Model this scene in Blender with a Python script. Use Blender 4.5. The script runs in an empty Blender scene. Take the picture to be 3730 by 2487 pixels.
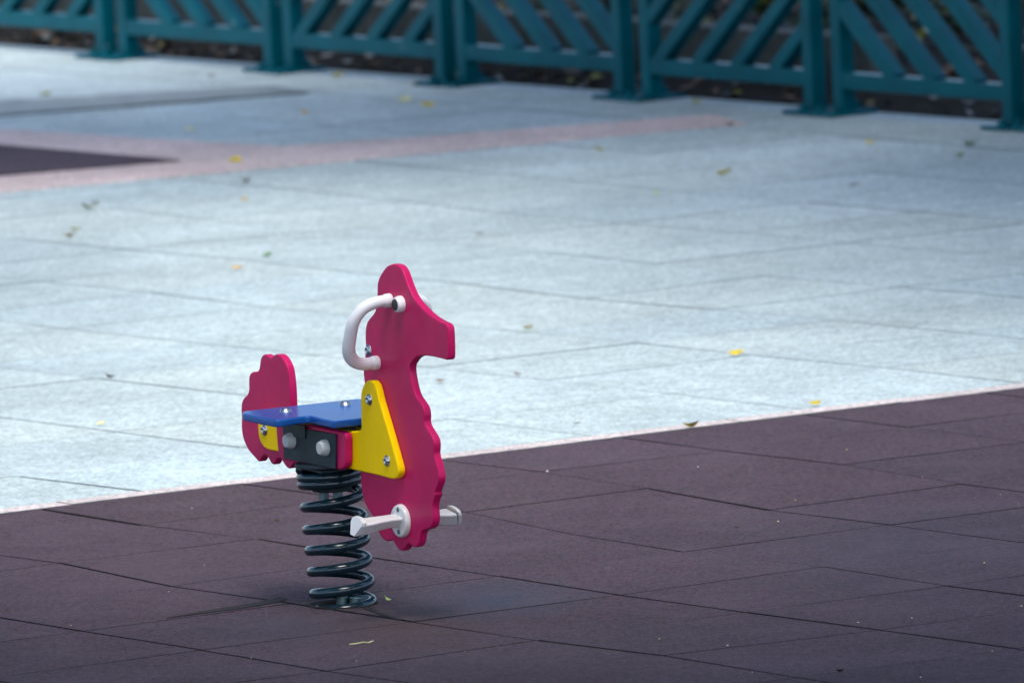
import bpy, bmesh, math, random
from mathutils import Vector, Matrix
random.seed(7)
R = math.radians
scene = bpy.context.scene
col = scene.collection

# ------------------------------------------------------------------ camera (long lens, solved from the tile grid)
W, H = 3730.0, 2487.0
F, PIT, ROLL, CH = 45500.5, 0.110482, -0.0442933, 3.72203
cr, sr, cp, sp = math.cos(ROLL), math.sin(ROLL), math.cos(PIT), math.sin(PIT)
right0, up0, fwd0 = Vector((1, 0, 0)), Vector((0, sp, cp)), Vector((0, cp, -sp))
CR, CU = right0 * cr + up0 * sr, up0 * cr - right0 * sr
CAM = Vector((0, 0, CH))
cd = bpy.data.cameras.new('camera'); cam = bpy.data.objects.new('camera', cd); col.objects.link(cam)
m = Matrix((CR, CU, -fwd0)).transposed().to_4x4(); m.translation = CAM
cam.matrix_world = m
cd.sensor_width = 36.0; cd.lens = 36.0 * F / W; cd.clip_start = 0.5; cd.clip_end = 3000
scene.camera = cam


def ray(px, py):
    return fwd0 + CR * ((px - W / 2) / F) - CU * ((py - H / 2) / F)


def hit(px, py, p0, n):
    d = ray(px, py)
    return CAM + d * ((p0 - CAM).dot(n) / d.dot(n))


def gnd(px, py, z=0.0):
    return hit(px, py, Vector((0, 0, z)), Vector((0, 0, 1)))


K = 3730 / 2352.0


def gd(x, y, z=0.0):          # 2352-wide reading of the photograph
    return gnd(x * K, y * K, z)


# ------------------------------------------------------------------ materials
def new_mat(name):
    mt = bpy.data.materials.new(name); mt.use_nodes = True
    nt = mt.node_tree
    return mt, nt, nt.nodes['Principled BSDF']


def lin(h):
    h = h.lstrip('#')
    c = [int(h[i:i + 2], 16) / 255 for i in (0, 2, 4)]
    return tuple(x / 12.92 if x <= .04045 else ((x + .055) / 1.055) ** 2.4 for x in c) + (1,)


def coords(nt):
    t = nt.nodes.new('ShaderNodeNewGeometry')
    return t.outputs['Position']


def noise(nt, vec, scale, detail=4, rough=.6):
    n = nt.nodes.new('ShaderNodeTexNoise'); n.inputs['Scale'].default_value = scale
    n.inputs['Detail'].default_value = detail; n.inputs['Roughness'].default_value = rough
    nt.links.new(vec, n.inputs['Vector'])
    return n.outputs['Fac']


def ramp(nt, fac, stops):
    r = nt.nodes.new('ShaderNodeValToRGB')
    e = r.color_ramp.elements
    e[0].position, e[0].color = stops[0]
    e[1].position, e[1].color = stops[-1]
    for p, c in stops[1:-1]:
        x = e.new(p); x.color = c
    nt.links.new(fac, r.inputs['Fac'])
    return r.outputs['Color']


def mix(nt, fac, a, b, mode='MIX'):
    n = nt.nodes.new('ShaderNodeMix'); n.data_type = 'RGBA'; n.blend_type = mode
    for s, v in ((n.inputs[0], fac), (n.inputs[6], a), (n.inputs[7], b)):
        if hasattr(v, 'links') or hasattr(v, 'is_linked'):
            nt.links.new(v, s)
        else:
            s.default_value = v
    return n.outputs[2]


def bump(nt, bsdf, fac, strength, dist):
    b = nt.nodes.new('ShaderNodeBump'); b.inputs['Strength'].default_value = strength
    b.inputs['Distance'].default_value = dist
    nt.links.new(fac, b.inputs['Height']); nt.links.new(b.outputs['Normal'], bsdf.inputs['Normal'])


def g3(v):
    return (v, v, v, 1)


def stretch(nt, vec, k):
    m_ = nt.nodes.new('ShaderNodeVectorMath'); m_.operation = 'MULTIPLY'; m_.inputs[1].default_value = k
    nt.links.new(vec, m_.inputs[0])
    return m_.outputs[0]


def plastic(name, c, rough=.38, spec=.5, wear=.12, bscale=260, bstr=.12, scuff=.25, dirt=.4):
    mt, nt, b = new_mat(name)
    p = coords(nt)
    f1 = noise(nt, p, 9, 5); f2 = noise(nt, p, 420, 2)
    d = tuple(x * (1 - wear) for x in c[:3]) + (1,)
    l = tuple(min(1, x * (1 + wear * .6) + .004) for x in c[:3]) + (1,)
    cc = ramp(nt, f1, [(.3, d), (.7, l)])
    # rubbed scratches (pale) and small dirt specks (dark)
    sc = ramp(nt, noise(nt, stretch(nt, p, (60, 60, 9)), 3.2, 3, .5), [(.66, g3(0)), (.72, g3(1))])
    area = ramp(nt, noise(nt, p, 6, 3), [(.5, g3(0)), (.68, g3(1))])
    pale = tuple(min(1, x * .7 + .22) for x in c[:3]) + (1,)
    cc = mix(nt, mul_fac(nt, mix(nt, 1.0, sc, area, 'MULTIPLY'), scuff), cc, pale)
    dk = ramp(nt, noise(nt, p, 70, 4, .65), [(.66, g3(0)), (.76, g3(1))])
    cc = mix(nt, mul_fac(nt, dk, dirt), cc, tuple(x * .35 + .01 for x in c[:3]) + (1,))
    nt.links.new(cc, b.inputs['Base Color'])
    b.inputs['Roughness'].default_value = rough
    if bstr:
        rr = ramp(nt, noise(nt, p, 25, 5), [(.3, g3(rough - .06)), (.75, g3(rough + .1))])
        nt.links.new(rr, b.inputs['Roughness'])
        bump(nt, b, f2, bstr, .0006)
    b.inputs['Specular IOR Level'].default_value = spec
    return mt


def mul_fac(nt, f, k):
    n = nt.nodes.new('ShaderNodeMath'); n.operation = 'MULTIPLY'; n.inputs[1].default_value = k
    nt.links.new(f, n.inputs[0])
    return n.outputs[0]


def metal(name, c, rough=.25):
    mt, nt, b = new_mat(name)
    b.inputs['Base Color'].default_value = c; b.inputs['Metallic'].default_value = 1
    nt.links.new(ramp(nt, noise(nt, coords(nt), 90, 4), [(.3, g3(rough * .7)), (.7, g3(rough * 1.5))]), b.inputs['Roughness'])
    return mt


PINK = plastic('pink_board', (.54, .006, .104, 1), .36, .2)
YELLOW = plastic('yellow_board', (.97, .65, .0, 1), .40, .06, .04)
BLUE = plastic('blue_board', (.004, .080, .33, 1), .30, .42, .03, bstr=0, scuff=.0, dirt=.0)
WHITE = plastic('white_plastic', (.82, .82, .84, 1), .3, .5, .06)
WORN = plastic('worn_white_plastic', (.72, .71, .70, 1), .36, .4, .12, scuff=.3, dirt=.45)
GREYCAP = plastic('grey_plastic', (.55, .58, .58, 1), .45, .4, .1)
PUPIL = plastic('black_plastic', (.006, .015, .022, 1), .4)
COIL = plastic('dark_powder_coat', (.001, .018, .029, 1), .17, .6, .3)
PLATE = plastic('dark_steel_plate', (.018, .034, .044, 1), .55, .35, .3)
STEEL = metal('bright_steel', (.55, .58, .60, 1), .26)
GALV = metal('dull_zinc', (.16, .24, .26, 1), .5)


def rubber(name, dark, base, light, blot=.5, extra=None, gsat=.5, gamt=.5, spk_k=1.0):
    mt, nt, b = new_mat(name)
    p = coords(nt)
    grain = noise(nt, p, 210, 3, .8)
    c = ramp(nt, grain, [(.30, dark), (.5, base), (.72, light)])
    vo = nt.nodes.new('ShaderNodeTexVoronoi'); vo.inputs['Scale'].default_value = 190
    nt.links.new(p, vo.inputs['Vector'])
    hs = nt.nodes.new('ShaderNodeHueSaturation'); hs.inputs['Saturation'].default_value = gsat; hs.inputs['Value'].default_value = 1.0
    nt.links.new(vo.outputs['Color'], hs.inputs['Color'])
    c = mix(nt, gamt, c, mix(nt, 1.0, c, mix(nt, 1.0, hs.outputs['Color'], g3(2.0), 'MULTIPLY'), 'MULTIPLY'))
    blotch = noise(nt, p, 1.7, 6, .65)
    c = mix(nt, 1.0, c, ramp(nt, blotch, [(.3, g3(1 - blot * .35)), (.7, g3(1 + blot * .18))]), 'MULTIPLY')
    mid = noise(nt, p, 14, 5, .7)
    c = mix(nt, 1.0, c, ramp(nt, mid, [(.3, g3(.84)), (.7, g3(1.12))]), 'MULTIPLY')
    spk = noise(nt, stretch(nt, p, (1, .55, 1)), 62, 3, .75)
    c = mix(nt, 1.0, c, ramp(nt, spk, [(.30, g3(1 - .32 * spk_k)), (.5, g3(1)), (.70, g3(1 + .30 * spk_k))]), 'MULTIPLY')
    at = nt.nodes.new('ShaderNodeAttribute'); at.attribute_name = 'tint'
    c = mix(nt, 1.0, c, at.outputs['Color'], 'MULTIPLY')
    if extra:
        c = extra(nt, p, c)
    nt.links.new(c, b.inputs['Base Color'])
    b.inputs['Roughness'].default_value = .88
    b.inputs['Specular IOR Level'].default_value = .3
    bump(nt, b, grain, .5, .0022)
    return mt


def mat_stain_shadow(nt, p, c):
    # rust-brown dirt round the spring foot, a dusty film and bluish patches on the mat
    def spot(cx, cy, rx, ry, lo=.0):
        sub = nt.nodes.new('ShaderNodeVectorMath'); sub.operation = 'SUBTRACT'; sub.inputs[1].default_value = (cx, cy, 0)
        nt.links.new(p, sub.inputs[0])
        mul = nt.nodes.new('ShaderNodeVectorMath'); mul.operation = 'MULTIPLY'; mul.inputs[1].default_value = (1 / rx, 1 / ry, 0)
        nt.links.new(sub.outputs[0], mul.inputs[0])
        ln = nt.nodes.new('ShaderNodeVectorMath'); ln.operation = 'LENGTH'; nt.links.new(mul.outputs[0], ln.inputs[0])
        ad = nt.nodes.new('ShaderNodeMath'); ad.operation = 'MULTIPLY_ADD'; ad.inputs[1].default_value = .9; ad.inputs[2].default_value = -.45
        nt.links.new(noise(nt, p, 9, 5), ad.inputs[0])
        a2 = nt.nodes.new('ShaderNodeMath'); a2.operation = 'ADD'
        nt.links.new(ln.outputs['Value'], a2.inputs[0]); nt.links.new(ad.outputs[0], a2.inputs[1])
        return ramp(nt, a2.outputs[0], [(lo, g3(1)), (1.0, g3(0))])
    for px, py, rx, ry, k, cl in ((1430, 2275, .34, .62, .6, (.062, .034, .026, 1)), (1800, 2185, .27, .42, .62, (.030, .050, .082, 1)), (1060, 2290, .24, .40, .5, (.034, .036, .058, 1)),  # last spot on this line paints the rider's soft shadow left of the spring
                                  (3300, 2000, .5, 1.1, .35, (.045, .050, .075, 1)), (2000, 2440, .6, .8, .35, (.050, .034, .032, 1)), (500, 2080, .5, 1.0, .3, (.100, .062, .078, 1))):
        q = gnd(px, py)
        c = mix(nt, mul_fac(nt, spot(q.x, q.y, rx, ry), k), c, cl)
    dust = ramp(nt, noise(nt, p, 3.1, 7, .7), [(.48, g3(0)), (.72, g3(1))])
    c = mix(nt, mul_fac(nt, dust, .32), c, (.115, .085, .104, 1))
    return c


def grey_stain(nt, p, c):
    # water marks and ground-in dirt on the pale tiles
    st = ramp(nt, noise(nt, stretch(nt, p, (1, .45, 1)), 2.3, 8, .72), [(.50, g3(0)), (.70, g3(1))])
    c = mix(nt, mul_fac(nt, st, .28), c, (.235, .29, .325, 1))
    sp = ramp(nt, noise(nt, p, 24, 5, .75), [(.60, g3(0)), (.72, g3(1))])
    return mix(nt, mul_fac(nt, sp, .35), c, (.27, .33, .36, 1))


MAT = rubber('maroon_rubber', (.022, .0135, .0185, 1), (.055, .0340, .0455, 1), (.106, .070, .090, 1), spk_k=1.4, extra=mat_stain_shadow, gsat=.45, gamt=.6)
GREY = rubber('grey_rubber', (.252, .316, .325, 1), (.390, .467, .472, 1), (.53, .606, .603, 1), blot=.55, gsat=.12, gamt=.30, spk_k=.8, extra=grey_stain)
PINKG = rubber('pink_granite', (.30, .235, .228, 1), (.50, .395, .375, 1), (.68, .58, .555, 1), blot=.7, gsat=.25, gamt=.5)
PALE = rubber('pale_edging', (.31, .27, .265, 1), (.49, .43, .415, 1), (.64, .585, .56, 1), blot=.6, gsat=.2, gamt=.4)


def simple(name, stops, scale, rough=.9, b_s=0, b_d=.002, spec=.3):
    mt, nt, b = new_mat(name)
    f = noise(nt, coords(nt), scale, 6, .7)
    nt.links.new(ramp(nt, f, stops), b.inputs['Base Color'])
    b.inputs['Roughness'].default_value = rough; b.inputs['Specular IOR Level'].default_value = spec
    if b_s:
        bump(nt, b, f, b_s, b_d)
    return mt


JOINT = simple('joint_dirt_dark', [(.3, (.010, .009, .011, 1)), (.7, (.030, .026, .029, 1))], 40)
JOINTG = simple('joint_dirt_grey', [(.3, (.025, .04, .05, 1)), (.7, (.10, .13, .14, 1))], 6)
EARTH = simple('dark_earth', [(.25, (.006, .006, .005, 1)), (.5, (.016, .015, .013, 1)), (.8, (.04, .036, .03, 1))], 18, .95, .8, .01)
CONC = simple('kerb_concrete', [(.3, (.045, .052, .05, 1)), (.7, (.11, .12, .115, 1))], 9, .9, .4, .003)
COVER = simple('cover_concrete', [(.3, (.20, .235, .24, 1)), (.7, (.33, .365, .365, 1))], 7, .9, .3, .002)


def teal_mat():
    mt, nt, b = new_mat('teal_paint')
    p = coords(nt)
    f = noise(nt, p, 5, 5)
    c = ramp(nt, f, [(.3, (.0, .060, .082, 1)), (.7, (.0002, .100, .130, 1))])
    chips = noise(nt, p, 16, 3, .55)
    c = mix(nt, ramp(nt, chips, [(.73, g3(0)), (.77, g3(1))]), c, (.42, .52, .55, 1))
    nt.links.new(c, b.inputs['Base Color'])
    b.inputs['Roughness'].default_value = .28; b.inputs['Specular IOR Level'].default_value = .25; b.inputs['Specular Tint'].default_value = (.2, .8, 1, 1)
    return mt


TEAL = teal_mat()


def leafmat(name, c):
    mt, nt, b = new_mat(name)
    f = noise(nt, coords(nt), 60, 4)
    nt.links.new(ramp(nt, f, [(.3, tuple(x * .6 for x in c) + (1,)), (.7, tuple(min(1, x * 1.25) for x in c) + (1,))]), b.inputs['Base Color'])
    b.inputs['Roughness'].default_value = .55
    return mt


LEAF = {
    'yellow': leafmat('yellow_leaf', (.56, .43, .035)), 'pale yellow': leafmat('pale_leaf', (.62, .60, .28)),
    'olive': leafmat('olive_leaf', (.24, .25, .05)), 'green': leafmat('green_leaf', (.10, .22, .04)),
    'lime': leafmat('lime_leaf', (.42, .58, .14)), 'brown': leafmat('brown_leaf', (.16, .10, .055)),
    'tan': leafmat('tan_leaf', (.48, .33, .12)), 'orange': leafmat('orange_leaf', (.60, .38, .14)),
    'black': leafmat('black_leaf', (.02, .022, .02)), 'grey': leafmat('grey_leaf', (.20, .21, .20)),
}

# ------------------------------------------------------------------ object helpers
def tag(o, label=None, cat=None, group=None, kind=None):
    if label: o['label'] = label
    if cat: o['category'] = cat
    if group: o['group'] = group
    if kind: o['kind'] = kind
    return o


def link(name, me, mats, parent=None, loc=None):
    for mt in (mats if isinstance(mats, (list, tuple)) else [mats]):
        me.materials.append(mt)
    o = bpy.data.objects.new(name, me); col.objects.link(o)
    if parent is not None: o.parent = parent
    if loc is not None: o.location = loc
    return o


def obj(name, bm, mats, parent=None, loc=None, smooth=False, bevel=0, seg=3, angle=35):
    bmesh.ops.recalc_face_normals(bm, faces=bm.faces)
    me = bpy.data.meshes.new(name); bm.to_mesh(me); bm.free()
    if smooth or bevel:
        for p in me.polygons: p.use_smooth = True
    o = link(name, me, mats, parent, loc)
    if bevel:
        b = o.modifiers.new('bevel', 'BEVEL'); b.width = bevel; b.segments = seg
        b.limit_method = 'ANGLE'; b.angle_limit = R(angle)
        w = o.modifiers.new('normals', 'WEIGHTED_NORMAL'); w.keep_sharp = False
    return o


def empty(name, loc, rz=0):
    o = bpy.data.objects.new(name, None); col.objects.link(o)
    o.location = loc; o.rotation_euler = (0, 0, rz); o.empty_display_size = .1
    return o


def bmbox(bm, M, sx, sy, sz):
    vs = [bm.verts.new(M @ Vector((x * sx / 2, y * sy / 2, z * sz / 2))) for x in (-1, 1) for y in (-1, 1) for z in (-1, 1)]
    for f in ((0, 1, 3, 2), (4, 6, 7, 5), (0, 4, 5, 1), (2, 3, 7, 6), (0, 2, 6, 4), (1, 5, 7, 3)):
        bm.faces.new([vs[i] for i in f])


def smooth_loop(pts, n=5, closed=True):
    out = []
    N = len(pts)
    for i in range(N if closed else N - 1):
        p0 = pts[(i - 1) % N] if closed or i > 0 else pts[i]
        p1, p2 = pts[i], pts[(i + 1) % N]
        p3 = pts[(i + 2) % N] if closed or i + 2 < N else p2
        for k in range(n):
            t = k / n
            out.append(tuple(.5 * ((2 * b) + (-a + c) * t + (2 * a - 5 * b + 4 * c - d) * t * t + (-a + 3 * b - 3 * c + d) * t ** 3)
                             for a, b, c, d in zip(p0, p1, p2, p3)))
    if not closed: out.append(tuple(pts[-1]))
    return out


def frame_for(ax):
    ax = ax.normalized()
    t = Vector((0, 0, 1)) if abs(ax.z) < .9 else Vector((1, 0, 0))
    a = ax.cross(t).normalized(); b = ax.cross(a)
    return a, b, ax


def lathe(bm, base, axis, prof, n=28):
    """prof: list of (distance along axis, radius); radius 0 closes the end."""
    a, b, ax = frame_for(axis)
    rings = []
    for d, r in prof:
        c = base + ax * d
        if r <= 1e-6: rings.append([bm.verts.new(c)])
        else: rings.append([bm.verts.new(c + (a * math.cos(2 * math.pi * i / n) + b * math.sin(2 * math.pi * i / n)) * r) for i in range(n)])
    for r0, r1 in zip(rings, rings[1:]):
        for i in range(n):
            j = (i + 1) % n
            if len(r0) == 1: bm.faces.new((r0[0], r1[i], r1[j]))
            elif len(r1) == 1: bm.faces.new((r0[i], r0[j], r1[0]))
            else: bm.faces.new((r0[i], r0[j], r1[j], r1[i]))
    if len(rings[0]) > 1: bm.faces.new(rings[0])
    if len(rings[-1]) > 1: bm.faces.new(rings[-1][::-1])


def tube(bm, pts, rad, n=14):
    pts = [Vector(p) for p in pts]
    up = None; rings = []
    for i, p in enumerate(pts):
        t = (pts[min(i + 1, len(pts) - 1)] - pts[max(i - 1, 0)]).normalized()
        if up is None: up = frame_for(t)[0]
        a = (up - t * up.dot(t)).normalized(); b = t.cross(a); up = a
        r = rad(i / (len(pts) - 1)) if callable(rad) else rad
        rings.append([bm.verts.new(p + (a * math.cos(2 * math.pi * k / n) + b * math.sin(2 * math.pi * k / n)) * r) for k in range(n)])
    for r0, r1 in zip(rings, rings[1:]):
        for i in range(n):
            bm.faces.new((r0[i], r0[(i + 1) % n], r1[(i + 1) % n], r1[i]))
    bm.faces.new(rings[0]); bm.faces.new(rings[-1][::-1])


def sheet(name, pts, z0, z1, mats, **kw):
    bm = bmesh.new()
    lo = [bm.verts.new((p[0], p[1], z0)) for p in pts]; hi = [bm.verts.new((p[0], p[1], z1)) for p in pts]
    bm.faces.new(hi); bm.faces.new(lo[::-1])
    for i in range(len(pts)):
        j = (i + 1) % len(pts); bm.faces.new((lo[i], lo[j], hi[j], hi[i]))
    tl = bm.loops.layers.float_color.new('tint')
    for f in bm.faces:
        for l in f.loops: l[tl] = (1, 1, 1, 1)
    return obj(name, bm, mats, **kw)


# ------------------------------------------------------------------ tile grid on the ground
YAW, S, ASP = .977867626, .5, 1.13475509
G0 = Vector((.0410072714, 30.5492901))
DA = Vector((math.cos(YAW), -math.sin(YAW))) * S
DB = Vector((-math.sin(YAW), -math.cos(YAW))) * S * ASP
UA, UB = DA.normalized(), DB.normalized()
NODES = {(0, 0): (1963, 1717), (1, 0): (2359, 1778), (2, 0): (2800, 1857), (1, 1): (1695, 1865), (2, 1): (2092, 1946), (3, 1): (2488, 2009),
         (3, 2): (1815, 2098), (4, 2): (2255, 2166), (4, 1): (3001, 2063), (5, 1): (3448, 2133), (5, 3): (1953, 2330), (6, 3): (2413, 2386),
         (6, 2): (3205, 2293), (7, 3): (2903, 2466), (7, 2): (3697, 2360), (0, -1): (2633, 1640), (1, -1): (3069, 1691), (2, -1): (3501, 1762),
         (4, 0): (3697, 1972), (0, 2): (523, 1912), (1, 2): (937, 1963), (1, 3): (217, 2051), (2, 3): (625, 2135), (3, 4): (300, 2298),
         (4, 4): (733, 2366), (5, 4): (1186, 2442)}


GNODES = {(-7, -2): (541.7, 1058), (-6, -2): (956, 1111), (-8, -3): (862, 939), (-10, -4): (735, 793), (-11, -4): (409, 751), (-9, -5): (1842, 771),
          (-8, -5): (2269.6, 806), (-6, -3): (1695.5, 1029), (-5, -3): (2123, 1080.5), (-4, -2): (1925, 1205), (-3, -2): (2320.6, 1243),
          (-5, -5): (3552.6, 919), (-5, -4): (2780.8, 1000), (-4, -3): (2598, 1122.6), (-3, -3): (3040, 1161), (-2, -2): (2731.7, 1287.5),
          (-1, -2): (3222.8, 1333), (-1, 2): (64, 1729), (0, 2): (593, 1792), (-1, 0): (1645, 1519), (0, 0): (2136, 1579)}


def lattice(nodes, g0=None, da=None, db=None):
    """least-squares affine lattice through measured joint crossings plus smoothly spread residuals"""
    obs = {k: gnd(*v).to_2d() for k, v in nodes.items()}
    if g0 is None:
        n = len(obs); A = Matrix(((0,) * 3,) * 3); rx, ry = Vector((0, 0, 0)), Vector((0, 0, 0))
        for (i, j), q in obs.items():
            v = Vector((1, i, j))
            for r in range(3):
                for c in range(3): A[r][c] += v[r] * v[c]
            rx += v * q.x; ry += v * q.y
        Ai = A.inverted(); X, Y = Ai @ rx, Ai @ ry
        g0, da, db = Vector((X[0], Y[0])), Vector((X[1], Y[1])), Vector((X[2], Y[2]))
    res = {k: q - (g0 + da * k[0] + db * k[1]) for k, q in obs.items()}

    def f(i, j):
        p = g0 + da * i + db * j
        if (i, j) in res: return p + res[(i, j)]
        w, acc = .15, Vector((0, 0))
        for (a, b), r in res.items():
            k = 1 / ((a - i) ** 2 + (b - j) ** 2) ** 1.5
            w += k; acc += r * k
        return p + acc / w
    return f


MATPT = lattice(NODES, G0, DA, DB)
GREYPT = lattice(GNODES)


def clip(poly, p0, n):          # keep the side where (p-p0).n <= 0
    out = []
    for i in range(len(poly)):
        a, b = poly[i], poly[(i + 1) % len(poly)]
        da, db = (a - p0).dot(n), (b - p0).dot(n)
        if da <= 0: out.append(a)
        if (da < 0) != (db < 0) and da != db: out.append(a + (b - a) * (da / (da - db)))
    return out


def tiles(name, arange, brange, planes, ztop, thick, mats, ga, gb, pt, tint=.05, lip=.0009):
    rnd = random.Random(len(name) * 17)
    bm = bmesh.new(); tl = bm.loops.layers.float_color.new('tint')
    for a in arange:
        for b in brange:
            q = [pt(a, b), pt(a + 1, b), pt(a + 1, b + 1), pt(a, b + 1)]
            # edges: q0-q1 and q3-q2 run along B-lines; q0-q3 and q1-q2 run along A-lines
            sg = [(1, 1), (-1, 1), (-1, -1), (1, -1)]
            p = []
            for k in range(4):
                la, lb = (a, a + 1, a + 1, a)[k], (b, b, b + 1, b + 1)[k]
                fa = ga[0] + (ga[1] - ga[0]) * (math.sin(la * 12.9898 + 3) * 43758.5453 % 1)
                fb = gb[0] + (gb[1] - gb[0]) * (math.sin(lb * 78.233 + 7) * 12543.123 % 1)
                p.append(q[k] + UA * sg[k][0] * fa * rnd.uniform(.75, 1.25) + UB * sg[k][1] * fb * rnd.uniform(.75, 1.25))
            # edge midpoints a little off the straight line
            pp = []
            for k in range(4):
                n_, e = p[(k + 1) % 4], p[(k + 1) % 4] - p[k]
                nn = Vector((-e.y, e.x)).normalized()
                pp.append(p[k])
                for t in (.33, .67):
                    pp.append(p[k] + e * t - nn * rnd.uniform(-.001, .0012))
            for p0, n_ in planes:
                pp = clip(pp, p0, n_)
                if len(pp) < 3: break
            if len(pp) < 3: continue
            dz = rnd.uniform(-lip, lip); sx, sy = rnd.uniform(-lip, lip) * 2, rnd.uniform(-lip, lip) * 2
            c = (q[0] + q[2]) / 2
            z = lambda v: ztop + dz + (v.x - c.x) * sx + (v.y - c.y) * sy
            hi = [bm.verts.new((v.x, v.y, z(v))) for v in pp]; lo = [bm.verts.new((v.x, v.y, ztop - thick)) for v in pp]
            f = bm.faces.new(hi); tv = 1 + rnd.uniform(-tint, tint); tv2 = rnd.uniform(-.02, .02)
            fs = [f]
            for i in range(len(pp)):
                j = (i + 1) % len(pp)
                s_ = bm.faces.new((lo[i], lo[j], hi[j], hi[i])); s_.material_index = 1; fs.append(s_)
            for f in fs:
                for l in f.loops: l[tl] = (tv + tv2, tv, tv - tv2, 1)
    o = obj(name, bm, mats)
    return tag(o, kind='structure')


# ground under everything
bm = bmesh.new()
vs = [bm.verts.new((x, y, -.03)) for x, y in ((-400, -300), (400, -300), (400, 700), (-400, 700))]
bm.faces.new(vs)
tag(obj('ground', bm, EARTH), kind='structure')

ME0, ME1 = gd(0, 1180).to_2d(), gd(2352, 890).to_2d()
ED = (ME1 - ME0).normalized(); EN = Vector((-ED.y, ED.x))       # EN points away from the camera
FJ = [gd(271, 130), gd(658, 162), gd(1046, 192), gd(1467, 222), gd(1908, 260), gd(2364, 292)]
FD = (FJ[5] - FJ[0]).to_2d().normalized()                       # along the fence, towards the right and the camera
FN = Vector((FD.y, -FD.x))
if FN.y > 0: FN = -FN                                           # towards the camera side
FP = (FJ[0].to_2d() + FJ[5].to_2d()) / 2

EDGE_W = .085
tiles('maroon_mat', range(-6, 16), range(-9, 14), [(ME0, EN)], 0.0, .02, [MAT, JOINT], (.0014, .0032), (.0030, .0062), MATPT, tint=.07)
pale_in, pale_out = ME0 + EN * .006, ME0 + EN * EDGE_W
bm = bmesh.new(); tl = bm.loops.layers.float_color.new('tint')
for i in range(-12, 18):                                         # edging laid in half-metre lengths
    a, b = ME0 + ED * (i * .5 + .21 + .002), ME0 + ED * (i * .5 + .71 - .002)
    j = random.uniform(-.0025, .0025); k_ = random.uniform(-.004, .002)
    q = [a + EN * (.006 + j), b + EN * (.006 + j), b + EN * (EDGE_W + k_), a + EN * (EDGE_W + k_)]
    dz = random.uniform(-.001, .001)
    hi = [bm.verts.new((v.x, v.y, .001 + dz)) for v in q]; lo = [bm.verts.new((v.x, v.y, -.02)) for v in q]
    fs = [bm.faces.new(hi)]
    for k in range(4):
        f = bm.faces.new((lo[k], lo[(k + 1) % 4], hi[(k + 1) % 4], hi[k])); f.material_index = 1; fs.append(f)
    t = random.uniform(.93, 1.05)
    for f in fs:
        for l in f.loops: l[tl] = (t, t, t, 1)
tag(obj('border_strip', bm, [PALE, JOINTG]), kind='structure')
tiles('grey_paving', range(-36, 14), range(-16, 10),
      [(ME0 + EN * (EDGE_W + .006), -EN), (FP - FN * .10, -FN)], -.004, .02, [GREY, JOINTG], (.0014, .0036), (.0016, .0052), GREYPT, tint=.03, lip=.0006)

# second maroon mat, far left, with its pink border and the pink strip leaving its corner
c0 = gd(415, 370).to_2d(); l0 = gd(0, 405).to_2d(); u0 = gd(0, 335).to_2d()
dl, du = (l0 - c0).normalized(), (u0 - c0).normalized()
sheet('far_maroon_mat', [c0, c0 + du * 1.7, c0 + (du + dl) * 1.7, c0 + dl * 1.7], -.02, .004, MAT)
tag(bpy.data.objects['far_maroon_mat'], kind='structure')
b0, b1 = gd(0, 440).to_2d(), gd(1715, 284).to_2d()
t0, t1 = gd(-40, 294).to_2d(), gd(640, 336).to_2d()
s0, s1 = gd(985, 312).to_2d(), gd(1640, 262).to_2d()
bl = (b0 - b1).normalized(); tl_ = (t0 - t1).normalized()
sheet('pink_strip', [b1, s1, s0, t1, t1 + tl_ * 4, b1 + bl * 7], -.02, 0.0, PINKG)
tag(bpy.data.objects['pink_strip'], kind='structure')

# access cover let into the paving at the upper left
cA, cB, cC, cD = gd(700, 213).to_2d(), gd(-60, 271).to_2d(), gd(-80, 238).to_2d(), gd(610, 199).to_2d()
root = empty('access_cover', ((cA + cB + cC + cD) / 4).to_3d())
tag(root, 'long grey concrete cover slab set flush in the paving at the upper left', 'cover')
cen = (cA + cB + cC + cD) / 4
quad = [cA - cen, cB - cen, cC - cen, cD - cen]
sheet('rim', [v * 1.03 for v in quad], -.02, .0005, JOINTG, parent=root)
sheet('slab', [v * .965 for v in quad], -.02, .004, COVER, parent=root)

# ------------------------------------------------------------------ the spring rider
B0 = gnd(1252, 2201)
ALPHA, TAU = R(29.5), R(1.4)
n0 = Vector((-math.cos(ALPHA), -math.sin(ALPHA), 0))
uh = Vector((math.sin(ALPHA), -math.cos(ALPHA), 0))
uv = (uh * math.cos(TAU) + Vector((0, 0, -1)) * math.sin(TAU)).normalized()
vv = n0.cross(uv); vv = vv if vv.z > 0 else -vv
TOP = hit(1200, 1722, B0, Vector((0, 1, 0)))
T = .019


def hp(s, w, z): return TOP + uv * s + n0 * w + vv * z - B0      # rider-local point


def tr(px, py, w):                                              # image point on the board plane at offset w
    p = hit(px, py, TOP + n0 * w, n0) - TOP
    return p.dot(uv), p.dot(vv)


rider = empty('spring_rider', B0)
tag(rider, 'pink horse spring rider with blue seat and yellow brackets on a dark coil spring', 'spring rider')


def resample(pts, step, corner=32):
    """even spacing along a closed outline, corners kept"""
    P = [Vector(p[:2]) for p in pts]
    Q = [P[0]]
    for p in P[1:]:
        if (p - Q[-1]).length > 1e-4: Q.append(p)
    if (Q[0] - Q[-1]).length < 1e-4: Q.pop()
    n = len(Q); out = []
    for i in range(n):
        a, b = Q[i], Q[(i + 1) % n]
        k = max(1, int(round((b - a).length / step)))
        out += [a + (b - a) * (t / k) for t in range(k)]
    return out


def fillet(P, r):
    """one pass of smoothing that rounds corners by about r"""
    for _ in range(3):
        n = len(P)
        P = [P[i] * .5 + (P[i - 1] + P[(i + 1) % n]) * .25 for i in range(n)]
    return P


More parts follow.
